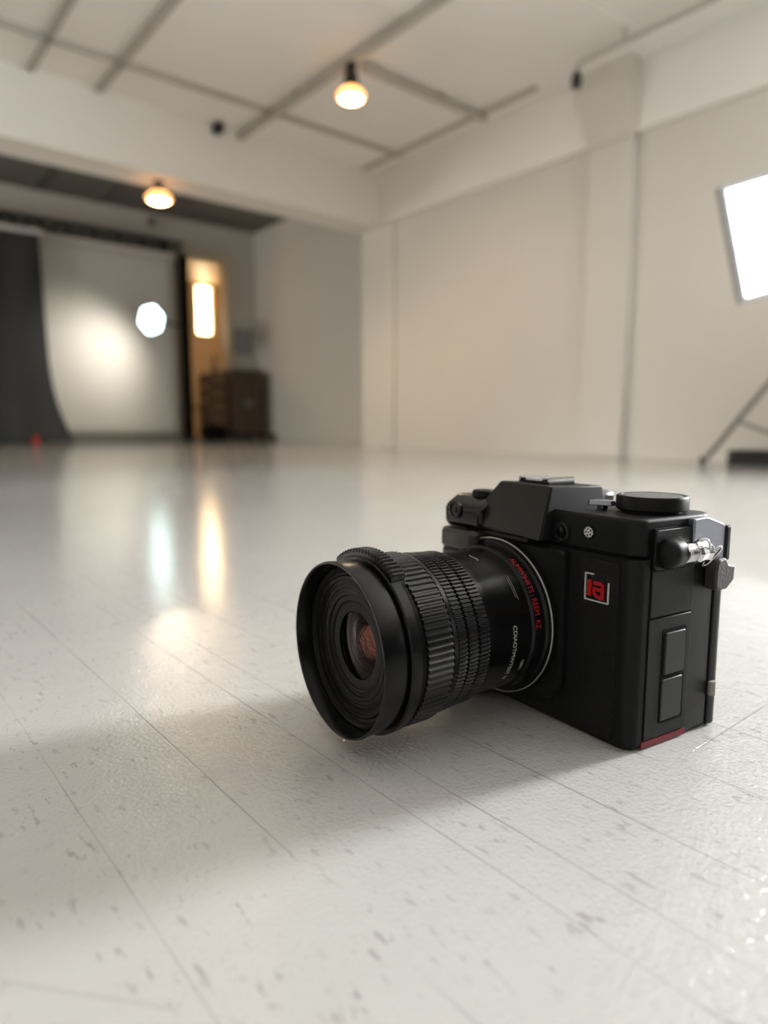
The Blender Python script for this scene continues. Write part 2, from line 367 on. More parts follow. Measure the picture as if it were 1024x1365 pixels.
# ------------------------------------------------------------------ glowing spotlights
def spotlight(name, v, u, ztop, drop, r, label, power):
    t = empty(name, room(v, u, ztop), TH, label, 'spotlight', 'warm ceiling spotlights')
    bm = bmesh.new(); lathe(bm, [(0, 0), (0, 0.035), (-0.02, 0.035), (-0.025, 0.018), (-0.05, 0.018), (-0.05, 0)], 24, lambda s, x, y: (x, y, s))
    link('mount', bm, M_black, t, smooth=40)
    z0 = -0.045; z1 = -drop
    bm = bmesh.new(); lathe(bm, [(z0, 0), (z0, 0.036), (z1 + 0.02, r * 0.55), (z1 - 0.015, r * 0.62), (z1 - 0.015, r * 0.55), (z0 - 0.01, 0.02)], 32, lambda s, x, y: (x, y, s))
    link('shade', bm, M_black, t, smooth=40)
    bm = bmesh.new(); lathe(bm, [(z1 + 0.01, r * 0.50), (z1 - 0.012, r * 0.8), (z1 - 0.035, r), (z1 - 0.050, r * 0.95), (z1 - 0.058, r * 0.78)], 32, lambda s, x, y: (x, y, s))
    link('rim', bm, M_bulbrim, t, smooth=60)
    bm = bmesh.new(); lathe(bm, [(z1 - 0.02, r * 0.72), (z1 - 0.055, r * 0.74), (z1 - 0.068, r * 0.5), (z1 - 0.072, 0)], 32, lambda s, x, y: (x, y, s))
    link('bulb', bm, M_bulb, t, smooth=60)
    l = bpy.data.lights.new(name + '_glow', 'SPOT'); l.energy = power; l.color = (1.0, 0.83, 0.60); l.spot_size = radians(168); l.spot_blend = 0.5; l.shadow_soft_size = 0.06
    o = bpy.data.objects.new(name + '_glow', l); COL.objects.link(o); o.location = room(v, u, ztop + z1 - 0.10)
spotlight('track_spotlight', 2.56, 3.41, ZT - 0.012, 0.135, 0.085, 'warm glowing black spotlight hanging from the long ceiling track', 16)
spotlight('beam_spotlight', 1.99, 4.95, 1.93, 0.075, 0.092, 'warm glowing black spotlight under the beam above the backdrop', 45)

def small_fixture(name, loc, label, cat, r=0.03, long=0.06, m=M_black):
    t = empty(name, loc, TH, label, cat)
    bm = bmesh.new(); lathe(bm, [(0.0, 0), (0.0, r * 0.8), (-0.02, r * 0.8), (-0.02, 0)], 20, lambda s, x, y: (x, s, y)); link('backplate', bm, m, t, smooth=40)
    bm = bmesh.new(); lathe(bm, [(-0.018, 0), (-0.018, r * 0.6), (-long * 0.6, r), (-long, r * 0.9), (-long - 0.012, r * 0.5), (-long - 0.015, 0)], 20, lambda s, x, y: (x, s, y - 0.4 * s * 0)); link('head', bm, m, t, smooth=40)
small_fixture('security_camera', room(2.37, 4.79, 2.345 - 0.02), 'small black dome fixture high on the face of the deep beam', 'security camera', 0.042, 0.07)
small_fixture('smoke_sensor', room(2.93 + 0.55, U_BACK, 2.80), 'small dark round sensor on the back wall above the black truss', 'sensor', 0.06, 0.06, M_grey)

# ------------------------------------------------------------------ backdrop corner
def truss():
    t = empty('backdrop_truss', room(2.3, U_BACK - 0.18, 2.44), TH, 'black lattice truss above the backdrops along the back wall', 'truss')
    x0, x1 = -2.9, 1.52
    for z in (0.0, 0.11):
        for y in (-0.05, 0.05):
            bm = bmesh.new(); tube(bm, [(x0, y, z), (x1, y, z)], 0.014, 8); link('chord', bm, M_black, t)
    bm = bmesh.new(); n = 30
    for i in range(n):
        a = x0 + (x1 - x0) * i / n; b_ = x0 + (x1 - x0) * (i + 1) / n
        for y in (-0.05, 0.05):
            tube(bm, [(a, y, 0 if i % 2 else 0.11), (b_, y, 0.11 if i % 2 else 0)], 0.011, 6)
    link('lattice', bm, M_black, t)
    for x in (-2.6, -0.6, 1.3):
        bm = bmesh.new(); box(bm, x - 0.03, x + 0.03, 0.04, 0.18, 0.03, 0.09)
        link('wall_bracket', bm, M_black, t)
truss()

def paper():
    t = empty('white_backdrop', room(2.85, U_BACK - 0.20, 0), TH, 'white paper backdrop hanging between grey curtain and tall black flag', 'backdrop')
    x0, x1 = -1.9, 0.845
    bm = bmesh.new(); n = 24; rows = []
    for i in range(n + 1):
        z = 2.36 - (2.36 - 0.09) * i / n
        rows.append([bm.verts.new((x0 + (x1 - x0) * j / 20, 0.012 * sin(j * 0.7) * (i / n) ** 2, z)) for j in range(21)])
    for a, b_ in zip(rows, rows[1:]):
        for j in range(20): bm.faces.new((a[j], a[j + 1], b_[j + 1], b_[j]))
    o = link('paper_sheet', bm, M_paper, t, smooth=60)
    sm = o.modifiers.new('thickness', 'SOLIDIFY'); sm.thickness = 0.004
    bm = bmesh.new(); tube(bm, [(x0, 0.0, 2.385), (x1 + 0.005, 0.0, 2.385)], 0.032, 14); link('paper_roll', bm, M_paper, t, smooth=40)
    bm = bmesh.new(); box(bm, x0, x1 + 0.005, -0.03, 0.03, 0.0, 0.095); link('bottom_strip', bm, M_grey, t, bevel=0.006)  # grey strip along the foot of the paper
paper()

def curtain():
    bm = bmesh.new(); rows = []; n, k = 40, 60
    for i in range(n + 1):
        f = i / n; z = 2.34 * (1 - f) + 0.012 * f
        right = 2.055 + 0.05 * f + 0.13 * max(0, (f - 0.55) / 0.45) ** 2
        row = []
        for j in range(k + 1):
            g = j / k; v = -0.6 + (right + 0.6) * g
            sweep = -0.28 * max(0, (f - 0.72) / 0.28) ** 2
            fold = 0.022 * sin(v * 15 + f * 3.4 + 0.7 * sin(v * 4)) * (0.25 + 0.75 * f)
            row.append(bm.verts.new((v - 1.0, sweep + fold, z)))
        rows.append(row)
    for a, b_ in zip(rows, rows[1:]):
        for j in range(k): bm.faces.new((a[j], a[j + 1], b_[j + 1], b_[j]))
    o = link('grey_curtain', bm, M_cloth, None, room(1.0, U_BACK - 0.34, 0), (0, 0, TH), smooth=70)
    sm = o.modifiers.new('thickness', 'SOLIDIFY'); sm.thickness = 0.004
    tag(o, 'charcoal grey fabric curtain hanging left of the white backdrop', 'curtain')
curtain()
o = rbox('curtain_pole', -0.7, 2.10, U_BACK - 0.36, U_BACK - 0.32, 2.335, 2.395, M_paper, bevel=0.01)
tag(o, 'pale horizontal pole along the top of the charcoal curtain', 'pole')

def flag():
    t = empty('studio_flag', room(3.81, U_BACK - 0.22, 0), TH, 'tall narrow black flag standing at the right end of the white backdrop', 'flag')
    bm = bmesh.new(); box(bm, -0.07, 0.06, -0.02, 0.02, 0.03, 2.40); link('felt_board', bm, M_flag, t, bevel=0.004)
    bm = bmesh.new(); box(bm, -0.09, 0.08, -0.10, 0.10, 0.0, 0.03); link('foot', bm, M_black, t, bevel=0.004)
flag()

def hexlamp():
    c = room(3.20, U_BACK - 0.62, 1.48)
    t = empty('hexagonal_studio_light', c, 0, 'glowing cool white six-sided studio light in front of the white backdrop', 'studio light')
    d = (Vector((0, 0, 0.3)) - c).normalized(); q = d.to_track_quat('Z', 'Y'); t.rotation_mode = 'QUATERNION'
    t.rotation_quaternion = q
    R_ = 0.160
    hexp = rpoly([(R_ * 0.90 * cos(pi * i / 3 + 0.25), R_ * 1.12 * sin(pi * i / 3 + 0.25)) for i in range(6)], 0.05, 5)
    back = [(x * 0.3, y * 0.3) for x, y in hexp]
    bm = bmesh.new(); prism(bm, back, -0.22, 0.0, top=[(x * 1.06, y * 1.06) for x, y in hexp]); link('shell', bm, M_black, t, smooth=35)
    bm = bmesh.new(); prism(bm, hexp, 0.001, 0.012, top=[(x * 0.93, y * 0.93) for x, y in hexp]); link('diffuser', bm, M_hex, t, smooth=35)
    bm = bmesh.new(); lathe(bm, [(-0.34, 0), (-0.34, 0.05), (-0.22, 0.055), (-0.22, 0)], 20, lambda s, x, y: (x, y, s)); link('lamp_head', bm, M_black, t, smooth=40)
    bm = bmesh.new(); inv = q.to_matrix().inverted()
    tgt = room(3.81, U_BACK - 0.25, 1.49) - c
    tube(bm, [(0, 0, -0.30), tuple(inv @ Vector(tgt))], 0.014, 8); link('wall_arm', bm, M_black, t)
    l = bpy.data.lights.new('backdrop_beam', 'SPOT'); l.energy = 36; l.color = (1.0, 0.94, 0.82); l.spot_size = radians(125); l.spot_blend = 1.0; l.shadow_soft_size = 0.05
    lo = bpy.data.objects.new('backdrop_beam', l); COL.objects.link(lo)
    lo.location = room(2.90, U_BACK - 0.95, 1.30); lo.rotation_euler = (room(2.55, U_BACK - 0.2, 0.95) - lo.location).to_track_quat('-Z', 'Y').to_euler()
hexlamp()

o = rbox('red_clamp', 1.77, 1.83, U_BACK - 0.78, U_BACK - 0.74, 0.0, 0.085, M_redplastic, bevel=0.01)
tag(o, 'small red clamp on the floor at the foot of the grey curtain', 'clamp')

# things by the doorway
def cabinet():
    t = empty('wooden_cabinet', room(4.60, U_BACK - 0.22, 0), TH, 'dark brown cabinet against the wall right of the doorway', 'cabinet')
    bm = bmesh.new(); box(bm, -0.24, 0.24, -0.2, 0.2, 0.05, 0.93); link('carcass', bm, M_darkwood, t, bevel=0.006)
    bm = bmesh.new(); box(bm, -0.25, 0.25, -0.22, 0.2, 0.93, 0.96); link('top', bm, M_darkwood, t, bevel=0.006)
    for s in (-1, 1):
        bm = bmesh.new(); box(bm, min(0.008 * s, 0.225 * s), max(0.008 * s, 0.225 * s), -0.215, -0.2, 0.08, 0.90); d = link('door', bm, M_darkwood, t, bevel=0.004)
        bm = bmesh.new(); tube(bm, [(0.03 * s, -0.222, 0.45), (0.03 * s, -0.222, 0.55)], 0.008, 8); link('handle', bm, M_steel, d)
        for y in (-0.17, 0.17):
            bm = bmesh.new(); box(bm, 0.21 * s - 0.02, 0.21 * s + 0.02, y - 0.02, y + 0.02, 0, 0.05); link('leg', bm, M_darkwood, t)
cabinet()
def chair():
    t = empty('wooden_chair', room(4.13, U_BACK + 0.55, 0), TH + 0.3, 'brown wooden chair standing inside the warm lit doorway', 'chair')
    bm = bmesh.new(); box(bm, -0.2, 0.2, -0.2, 0.2, 0.43, 0.47); link('seat', bm, M_midwood, t, bevel=0.006)
    for x in (-0.18, 0.18):
        for y in (-0.18, 0.18):
            bm = bmesh.new(); box(bm, x - 0.02, x + 0.02, y - 0.02, y + 0.02, 0, 0.43 if y < 0 else 0.92); link('leg', bm, M_midwood, t, bevel=0.003)
    bm = bmesh.new()
    for z in (0.58, 0.70, 0.84): box(bm, -0.16, 0.16, 0.165, 0.185, z, z + 0.07)
    link('backrest', bm, M_midwood, t, bevel=0.004)
chair()
def crate():
    t = empty('wooden_crate', room(4.19, U_BACK - 0.20, 0), TH, 'dark brown slatted crate between the cabinet and the black bag', 'crate')
    bm = bmesh.new()
    for z in (0.02, 0.2, 0.38, 0.56, 0.74): box(bm, -0.12, 0.12, -0.14, -0.12, z, z + 0.15); box(bm, -0.12, 0.12, 0.12, 0.14, z, z + 0.15)
    link('slat_panel', bm, M_midwood, t, bevel=0.004)
    bm = bmesh.new()
    for z in (0.02, 0.2, 0.38, 0.56, 0.74): box(bm, -0.14, -0.12, -0.12, 0.12, z, z + 0.15); box(bm, 0.12, 0.14, -0.12, 0.12, z, z + 0.15)
    link('end_panel', bm, M_darkwood, t, bevel=0.004)
    for x in (-0.125, 0.125):
        for y in (-0.125, 0.125):
            bm = bmesh.new(); box(bm, x - 0.02, x + 0.02, y - 0.02, y + 0.02, 0, 0.9); link('corner_post', bm, M_darkwood, t)
    bm = bmesh.new(); box(bm, -0.12, 0.12, -0.12, 0.12, 0.02, 0.05); link('base', bm, M_darkwood, t)
crate()
def bottle():
    t = empty('dark_bottle', room(4.21, U_BACK - 0.20, 0.05), TH, 'tall dark bottle sticking up out of the slatted crate', 'bottle')
    bm = bmesh.new(); lathe(bm, [(0, 0), (0, 0.05), (0.75, 0.05), (0.85, 0.045), (0.95, 0.018), (1.08, 0.018), (1.08, 0)], 20, lambda s, x, y: (x, y, s)); link('glass', bm, M_black, t, smooth=40)
    bm = bmesh.new(); lathe(bm, [(1.08, 0), (1.08, 0.02), (1.11, 0.02), (1.11, 0)], 16, lambda s, x, y: (x, y, s)); link('cap', bm, M_darkwood, t, smooth=40)
bottle()
def bag(name, loc, rz, sx, sy, sz, label, cat):
    t = empty(name, loc, rz, label, cat)
    bm = bmesh.new(); bmesh.ops.create_uvsphere(bm, u_segments=28, v_segments=16, radius=1)
    for v in bm.verts:
        x, y, z = v.co
        f = lambda q, p: math.copysign(abs(q) ** p, q)
        v.co = (f(x, 0.55) * sx, f(y, 0.55) * sy * (1 + 0.05 * sin(9 * x)), max(-0.97, f(z, 0.6)) * sz / 2 + sz / 2 * 0.97)
    link('bag_body', bm, M_flag, t, smooth=60)
    bm = bmesh.new(); tube(bm, [(-sx * 0.4, 0, sz * 0.9), (-sx * 0.3, 0, sz * 1.1), (0, 0, sz * 1.17), (sx * 0.3, 0, sz * 1.1), (sx * 0.4, 0, sz * 0.9)], 0.012, 8); link('carry_handle', bm, M_flag, t, smooth=60)
bag('black_bag', room(4.03, U_BACK - 0.48, 0), TH, 0.17, 0.11, 0.20, 'soft black bag on the floor beside the doorway', 'bag')
t = empty('wall_picture', room(4.76, U_BACK - 0.0, 1.38), TH, 'small blue-grey framed picture on the wall above the cabinet', 'picture')
bm = bmesh.new()
for q in ((-0.13, -0.11, -0.17, 0.17), (0.11, 0.13, -0.17, 0.17), (-0.11, 0.11, -0.17, -0.15), (-0.11, 0.11, 0.15, 0.17)): box(bm, q[0], q[1], -0.025, 0, q[2], q[3])
link('frame', bm, M_grey, t)
bm = bmesh.new(); box(bm, -0.11, 0.11, -0.015, -0.005, -0.15, 0.15); link('print', bm, M_bluepane, t)
t = empty('brown_shoe_box', room(4.88, U_BACK - 0.5, 0), TH, 'small brown box on the floor against the far right wall', 'box')
bm = bmesh.new(); box(bm, -0.07, 0.07, -0.05, 0.05, 0, 0.07); link('box_body', bm, M_darkwood, t, bevel=0.004)
bm = bmesh.new(); box(bm, -0.075, 0.075, -0.055, 0.055, 0.055, 0.082); link('lid', bm, M_midwood, t, bevel=0.004)

# ------------------------------------------------------------------ softbox on its stand, right edge
def softbox():
    P = Vector((1.87, 3.05, 0))
    t = empty('softbox', (P.x, P.y, 1.04), 0, 'bright white rectangular softbox tilted on the stand at right', 'softbox')
    w, hh, dep = 0.80, 0.455, 0.30
    ctr = Vector((1.755, 2.75, 1.015)) - Vector((P.x, P.y, 1.04))
    nrm = Vector((-0.10, -1.0, -0.06)).normalized()
    side = Vector((1, 0, 0)) - nrm * nrm.x; side.normalize(); up = side.cross(nrm) * -1
    if up.z < 0: up = -up
    roll = radians(15.5)
    X = side * cos(roll) + up * sin(roll); Y = -side * sin(roll) + up * cos(roll)
    def at(x, y, z): return tuple(ctr + X * x + Y * y + nrm * z)
    def quadtube(bm, r0, z0, r1, z1):
        A = [bm.verts.new(at(x, y, z0)) for x, y in r0]; B = [bm.verts.new(at(x, y, z1)) for x, y in r1]
        for i in range(4): bm.faces.new((A[i], A[(i + 1) % 4], B[(i + 1) % 4], B[i]))
        return A, B
    rect = lambda a, b_: [(-a, -b_), (a, -b_), (a, b_), (-a, b_)]
    bm = bmesh.new()
    quadtube(bm, rect(w / 2, hh / 2), 0.02, rect(w / 2, hh / 2), -0.03)
    A, B = quadtube(bm, rect(w / 2, hh / 2), -0.03, rect(0.07, 0.07), -dep); bm.faces.new(B)
    quadtube(bm, rect(w / 2, hh / 2), 0.02, rect(w / 2 - 0.02, hh / 2 - 0.02), 0.02)
    quadtube(bm, rect(w / 2 - 0.02, hh / 2 - 0.02), 0.02, rect(w / 2 - 0.02, hh / 2 - 0.02), -0.01)
    link('fabric_shell', bm, M_softedge, t)
    bm = bmesh.new(); bm.faces.new([bm.verts.new(at(x, y, 0.004)) for x, y in rect(w / 2 - 0.02, hh / 2 - 0.02)]); link('diffuser', bm, M_softlit, t)
    bm = bmesh.new(); tube(bm, [at(0, 0, -dep + 0.01), at(0, 0, -dep - 0.10)], 0.06, 20); link('lamp_head', bm, M_black, t, smooth=40)
    bm = bmesh.new(); tube(bm, [at(0, 0, -dep - 0.05), (0, 0, 0)], 0.018, 10); link('bracket', bm, M_black, t)
    s = empty('light_stand', P, 0, 'grey tripod light stand under the softbox at the right edge', 'light stand')
    bm = bmesh.new(); tube(bm, [(0, 0, 0.10), (0, 0, 0.62)], 0.016, 12); tube(bm, [(0, 0, 0.62), (0, 0, 1.04)], 0.012, 12); link('pole', bm, M_grey, s, smooth=40)
    foot = Vector((1.665, 3.53, 0.012)) - P; a0 = atan2(foot.y, foot.x); rr = foot.length
    for i in range(3):
        a = a0 + i * 2 * pi / 3 * (1 if i < 2 else 1)
        f_ = Vector((rr * cos(a), rr * sin(a), 0.014))
        bm = bmesh.new(); tube(bm, [f_, (0.02 * cos(a), 0.02 * sin(a), 0.575)], 0.014, 10); lg = link('leg', bm, M_grey, s, smooth=40)
        bm = bmesh.new(); tube(bm, [f_ + Vector((0, 0, -0.008)), f_ + Vector((0, 0, 0.03))], 0.019, 10); link('rubber_foot', bm, M_black, lg)
        m_ = f_ * 0.62 + Vector((0.0, 0.0, 0.575)) * 0.38
        bm = bmesh.new(); tube(bm, [m_, (0.015 * cos(a), 0.015 * sin(a), 0.125)], 0.010, 8); link('brace', bm, M_grey, s, smooth=40)
    for z in (0.125, 0.575):
        bm = bmesh.new(); tube(bm, [(0, 0, z - 0.03), (0, 0, z + 0.03)], 0.028, 14); link('collar', bm, M_black, s, smooth=40)
softbox()
def case():
    t = empty('flat_equipment_case', room(3.77, 1.31, 0), TH, 'flat black equipment case on the floor behind the light stand', 'case')
    bm = bmesh.new(); box(bm, -0.10, 0.10, -0.30, 0.30, 0.0, 0.045); link('case_base', bm, M_black, t, bevel=0.012)
    bm = bmesh.new(); box(bm, -0.10, 0.10, -0.30, 0.30, 0.048, 0.078); link('case_lid', bm, M_black, t, bevel=0.012)
    bm = bmesh.new(); tube(bm, [(-0.10, -0.07, 0.045), (-0.125, -0.06, 0.045), (-0.125, 0.06, 0.045), (-0.10, 0.07, 0.045)], 0.008, 8); link('handle', bm, M_black, t)
case()

# ------------------------------------------------------------------ the still camera on the floor
B_blk = mat('black_body_paint', (0.0075, 0.008, 0.0085), 0.42, bump=0.05, bscale=1500, spec=0.14)
B_leather = mat('black_leatherette', (0.005, 0.005, 0.0055), 0.5, bump=0.6, bscale=900, spec=0.2)
B_prism = mat('satin_black_prism_paint', (0.014, 0.0125, 0.010), 0.36, spec=0.24)
B_gloss = mat('gloss_black', (0.005, 0.005, 0.006), 0.12, spec=0.35)
B_groove = mat('black_groove', (0.002, 0.002, 0.002), 0.8, spec=0.1)
B_rubber = mat('black_rubber', (0.004, 0.004, 0.0042), 0.28, bump=0.05, bscale=900, spec=0.40)
B_barrel = mat('anodised_black_barrel', (0.004, 0.004, 0.0044), 0.24, bump=0.03, bscale=2500, spec=0.22)
B_inner = mat('matte_black_inner_lens', (0.004, 0.004, 0.004), 0.35, spec=0.10)
B_cover = mat('dark_grey_cover', (0.013, 0.014, 0.014), 0.28, spec=0.28)
B_chrome = mat('chrome', (0.62, 0.62, 0.63), 0.16, metal=1.0)
B_silver = mat('silver_ring', (0.75, 0.74, 0.70), 0.35, metal=0.6)
B_shoulder = mat('satin_gunmetal', (0.22, 0.23, 0.27), 0.26, metal=0.8)
B_grip = mat('warm_grey_black_grip', (0.026, 0.024, 0.021), 0.34, spec=0.4)
B_red = mat('red_lacquer', (0.14, 0.003, 0.010), 0.35, spec=0.3)
B_redink = mat('red_ink', (0.36, 0.008, 0.012), 0.5, spec=0.3)
B_whiteink = mat('white_ink', (0.50, 0.50, 0.48), 0.5)
B_tab = mat('brown_black_leather_tab', (0.022, 0.018, 0.016), 0.6, bump=0.3, bscale=500)
def glass_mat():
    m, nt, N, L, b = node_mat('coated_front_glass')
    b.inputs['Base Color'].default_value = (0.9, 0.75, 0.75, 1); b.inputs['Roughness'].default_value = 0.02
    b.inputs['Transmission Weight'].default_value = 1.0; b.inputs['IOR'].default_value = 1.25
    b.inputs['Specular Tint'].default_value = (1.0, 0.45, 0.55, 1)
    return m
B_glass = glass_mat()
B_glint = mat('orange_glint_colour', (0.26, 0.13, 0.09), 0.25, metal=1.0, bump=0.8, bscale=420)  # warm reflection in the lens, put into this colour

CA = Vector((0.15653, 0.40857, 0.0))
AZ = atan2(-0.82903757, 0.5591929)
K = empty('still_camera', CA, AZ, 'black interchangeable-lens still camera with large lens standing on the white floor', 'camera')
Lf = lambda a, b, z: (a, -b, z)

# body shell
plan = rpoly([(-0.160, -0.079), (0.004, -0.079), (0.0, 0.0), (-0.160, 0.0)], [0.004, 0.002, 0.009, 0.006], 8)
plan_in = rpoly([(-0.158, -0.078), (0.0015, -0.078), (-0.003, -0.003), (-0.158, -0.003)], [0.004, 0.002, 0.008, 0.006], 8)
bm = bmesh.new(); prism(bm, plan_in, 0.0, 0.004, Lf, plan); prism(bm, plan, 0.004, 0.1262, Lf)
body = link('body', bm, B_blk, K, smooth=30)
bm = bmesh.new(); prism(bm, rpoly([(-0.158, -0.0795), (0.0045, -0.0795), (0.0056, -0.0920), (-0.158, -0.0920)][::-1], [0.006, 0.006, 0.001, 0.001], 6), 0.0015, 0.143, Lf)
link('rear_panel', bm, B_blk, K, bevel=0.005, smooth=35)
bm = bmesh.new(); prism(bm, rpoly([(-0.156, -0.0790), (0.0030, -0.0790), (0.0030, -0.0797), (-0.156, -0.0797)], 0), 0.006, 0.141, Lf); link('rear_seam', bm, B_groove, K)

# leatherette on the front
lp = rpoly([(-0.146, 0.004), (-0.0125, 0.004), (-0.0125, 0.1225), (-0.146, 0.1225)], [0.004, 0.003, 0.003, 0.004], 5)
bm = bmesh.new(); prism(bm, lp, -0.001, 0.0011, lambda a, z, b: (a, -b, z)); link('leatherette', bm, B_leather, body, bevel=0.0006, smooth=35)

# mount block
mb = rpoly([(-0.160, 0.017), (-0.052, 0.017), (-0.052, 0.1255), (-0.160, 0.1255)], [0.014, 0.016, 0.004, 0.004], 8)
mb2 = [(x * 0.985 - 0.0016, 0.0713 + (y - 0.0713) * 0.985) for x, y in mb]
bm = bmesh.new(); prism(bm, mb, 0.0, 0.006, lambda a, z, b: (a, -b, z)); prism(bm, mb, 0.006, 0.0085, lambda a, z, b: (a, -b, z), mb2)
mount = link('mount_block', bm, B_blk, K, smooth=35)

# top plate
tp = rpoly([(-0.130, -0.079), (0.003, -0.079), (-0.0015, -0.0015), (-0.130, -0.0015)], [0.003, 0.012, 0.010, 0.003], 8)
bm = bmesh.new(); prism(bm, tp, 0.1268, 0.1515, Lf)
top = link('top_plate', bm, B_blk, K, bevel=0.0022, seg=3, smooth=35)
bm = bmesh.new(); prism(bm, [(x * 0.995 - 0.0005, y * 0.985 - 0.0004) for x, y in tp], 0.1258, 0.1272, Lf); link('seam', bm, B_groove, top)
# left shoulder (grip side)
bm = bmesh.new(); prism(bm, rpoly([(-0.165, -0.075), (-0.125, -0.075), (-0.125, 0.002), (-0.165, 0.002)], 0.008, 5), 0.1255, 0.1365, Lf)
link('left_shoulder', bm, B_blk, K, bevel=0.003, smooth=35)

# grip with its shoulder, shutter hump and front button
bm = bmesh.new()
gp = rpoly([(-0.1735, -0.060), (-0.128, -0.060), (-0.128, 0.022), (-0.1735, 0.022)], [0.010, 0.003, 0.006, 0.013], 8)
gp2 = [(x * 0.993 - 0.0012, y * 0.97) for x, y in gp]
prism(bm, [(x * 0.97 - 0.0045, y * 0.93) for x, y in gp], 0.001, 0.105, Lf, [(x * 0.97 - 0.0045, y * 0.95) for x, y in gp])
grip = link('grip', bm, B_leather, K, bevel=0.004, smooth=40)
bm = bmesh.new(); prism(bm, gp, 0.1135, 0.129, Lf, gp2); link('grip_panel', bm, B_grip, grip, bevel=0.003, smooth=40)
bm = bmesh.new(); prism(bm, [(x * 0.98 - 0.003, y * 0.95) for x, y in gp], 0.104, 0.1135, Lf); link('finger_rest', bm, B_grip, grip, bevel=0.004, smooth=40)
bm = bmesh.new()
hp = rpoly([(-0.015, -0.013), (0.030, -0.010), (0.034, 0.004), (0.024, 0.0130), (-0.002, 0.0130), (-0.015, 0.005)], [0.006, 0.004, 0.005, 0.009, 0.012, 0.008], 8)
prism(bm, hp, -0.1705, -0.128, lambda y, z, a: (a, y, z + 0.142))
hump = link('shutter_hump', bm, B_gloss, K, bevel=0.003, smooth=40)
bm = bmesh.new(); lathe(bm, [(0.0125, 0), (0.0125, 0.0064), (0.0165, 0.0068), (0.0172, 0.0054), (0.0158, 0.0048), (0.0158, 0.0026), (0.0168, 0.002), (0.0168, 0)], 32, lambda s, x, y: (-0.1560 + x, -s, 0.1430 + y)); link('front_button', bm, B_cover, hump, smooth=40)
bm = bmesh.new(); lathe(bm, [(0, 0), (0, 0.009), (0.004, 0.009), (0.0052, 0.0078), (0.0052, 0)], 32, lambda s, x, y: (-0.145 + x, 0.004 + y, 0.1540 + s)); link('shutter_button', bm, B_blk, hump, smooth=40)
bm = bmesh.new(); lathe(bm, [(0, 0), (0, 0.0105), (0.006, 0.0105), (0.006, 0)], 60, lambda s, x, y: (-0.142 + x, 0.032 + y, 0.146 + s), rib=lambda j, i: 0.0004 * (j % 2)); link('control_dial', bm, B_blk, K, smooth=30)

# viewfinder housing
def hull(pts):
    bm = bmesh.new(); vs = [bm.verts.new(Lf(*p)) for p in pts]; bmesh.ops.convex_hull(bm, input=vs); return bm
bm = hull([(-0.1475, 0.0120, 0.1345), (-0.0690, 0.0120, 0.1300), (-0.1475, 0.010, 0.1300), (-0.1225, -0.001, 0.1680), (-0.0722, -0.001, 0.1668),
           (-0.1475, -0.06, 0.1300), (-0.0680, -0.06, 0.1300), (-0.1200, -0.060, 0.1650), (-0.0728, -0.057, 0.1648)])
vf = link('viewfinder_housing', bm, B_blk, K, bevel=0.0010, smooth=30)
bm = bmesh.new()
F = [(-0.1462, 0.0125, 0.1350), (-0.0702, 0.0125, 0.1306), (-0.0731, 0.0, 0.1659), (-0.1220, 0.0, 0.1672)]
A = [bm.verts.new(Lf(a, b + 0.0001, z)) for a, b, z in F]; Bv = [bm.verts.new(Lf(a, b - 0.002, z)) for a, b, z in F]
bm.faces.new(A); bm.faces.new(Bv[::-1])
for i in range(4): bm.faces.new((A[i], A[(i + 1) % 4], Bv[(i + 1) % 4], Bv[i]))
link('prism_face', bm, B_prism, vf)
# under the prism: lighter lip above the mount
bm = bmesh.new(); box(bm, -0.140, -0.085, -0.0088, 0.0, 0.1262, 0.1298); link('prism_lip', bm, B_prism, vf, bevel=0.001)
# hot shoe
bm = bmesh.new()
box(bm, -0.1150, -0.0850, 0.012, 0.040, 0.1660, 0.1685)
hs = link('hot_shoe', bm, B_blk, vf, bevel=0.0005)
bm = bmesh.new()
for x0, x1 in ((-0.1150, -0.1085), (-0.0915, -0.0850)): box(bm, x0, x1, 0.012, 0.040, 0.1702, 0.1716)
box(bm, -0.1150, -0.1135, 0.012, 0.040, 0.1685, 0.1716); box(bm, -0.0865, -0.0850, 0.012, 0.040, 0.1685, 0.1716)
link('shoe_rail', bm, B_chrome, hs, bevel=0.0004)
bm = bmesh.new(); box(bm, -0.108, -0.092, 0.012, 0.038, 0.1685, 0.1705); link('shoe_cover', bm, B_chrome, hs, bevel=0.0006)
bm = bmesh.new(); box(bm, -0.118, -0.080, 0.0580, 0.083, 0.135, 0.160); link('eyepiece', bm, B_rubber, vf, bevel=0.004, smooth=40)

# front button and logo screw on the top plate
def disc(name, a, z, b, prof, m, parent, seg=40):
    bm = bmesh.new(); lathe(bm, prof, seg, lambda s, x, y: (a + x, -(b + s), z + y)); return link(name, bm, m, parent, smooth=40)
fb = disc('release_button', -0.0625, 0.1366, -0.0015, [(0, 0), (0, 0.0068), (0.0012, 0.0068), (0.0016, 0.0062), (0.0004, 0.0058), (0.0004, 0)], B_cover, top)
disc('button_cap', -0.0625, 0.1366, -0.0011, [(0, 0), (0, 0.0042), (0.0014, 0.0038), (0.0017, 0)], B_gloss, fb)
sc = disc('screw', -0.0385, 0.1395, -0.0015, [(0, 0), (0, 0.0042), (0.0008, 0.0040), (0.0010, 0)], B_groove, top)
bm = bmesh.new()
for i in range(5):
    M = Matrix.Translation(Lf(-0.0385, -0.0002, 0.1395)) @ Matrix.Rotation(i * 2 * pi / 5 + 0.3, 4, 'Y')
    box(bm, -0.0006, 0.0006, -0.0004, 0.0004, 0.0006, 0.0034, M)
    box(bm, -0.0016, 0.0016, -0.0004, 0.0004, 0.0024, 0.0034, M)
link('screw_star', bm, B_whiteink, sc)

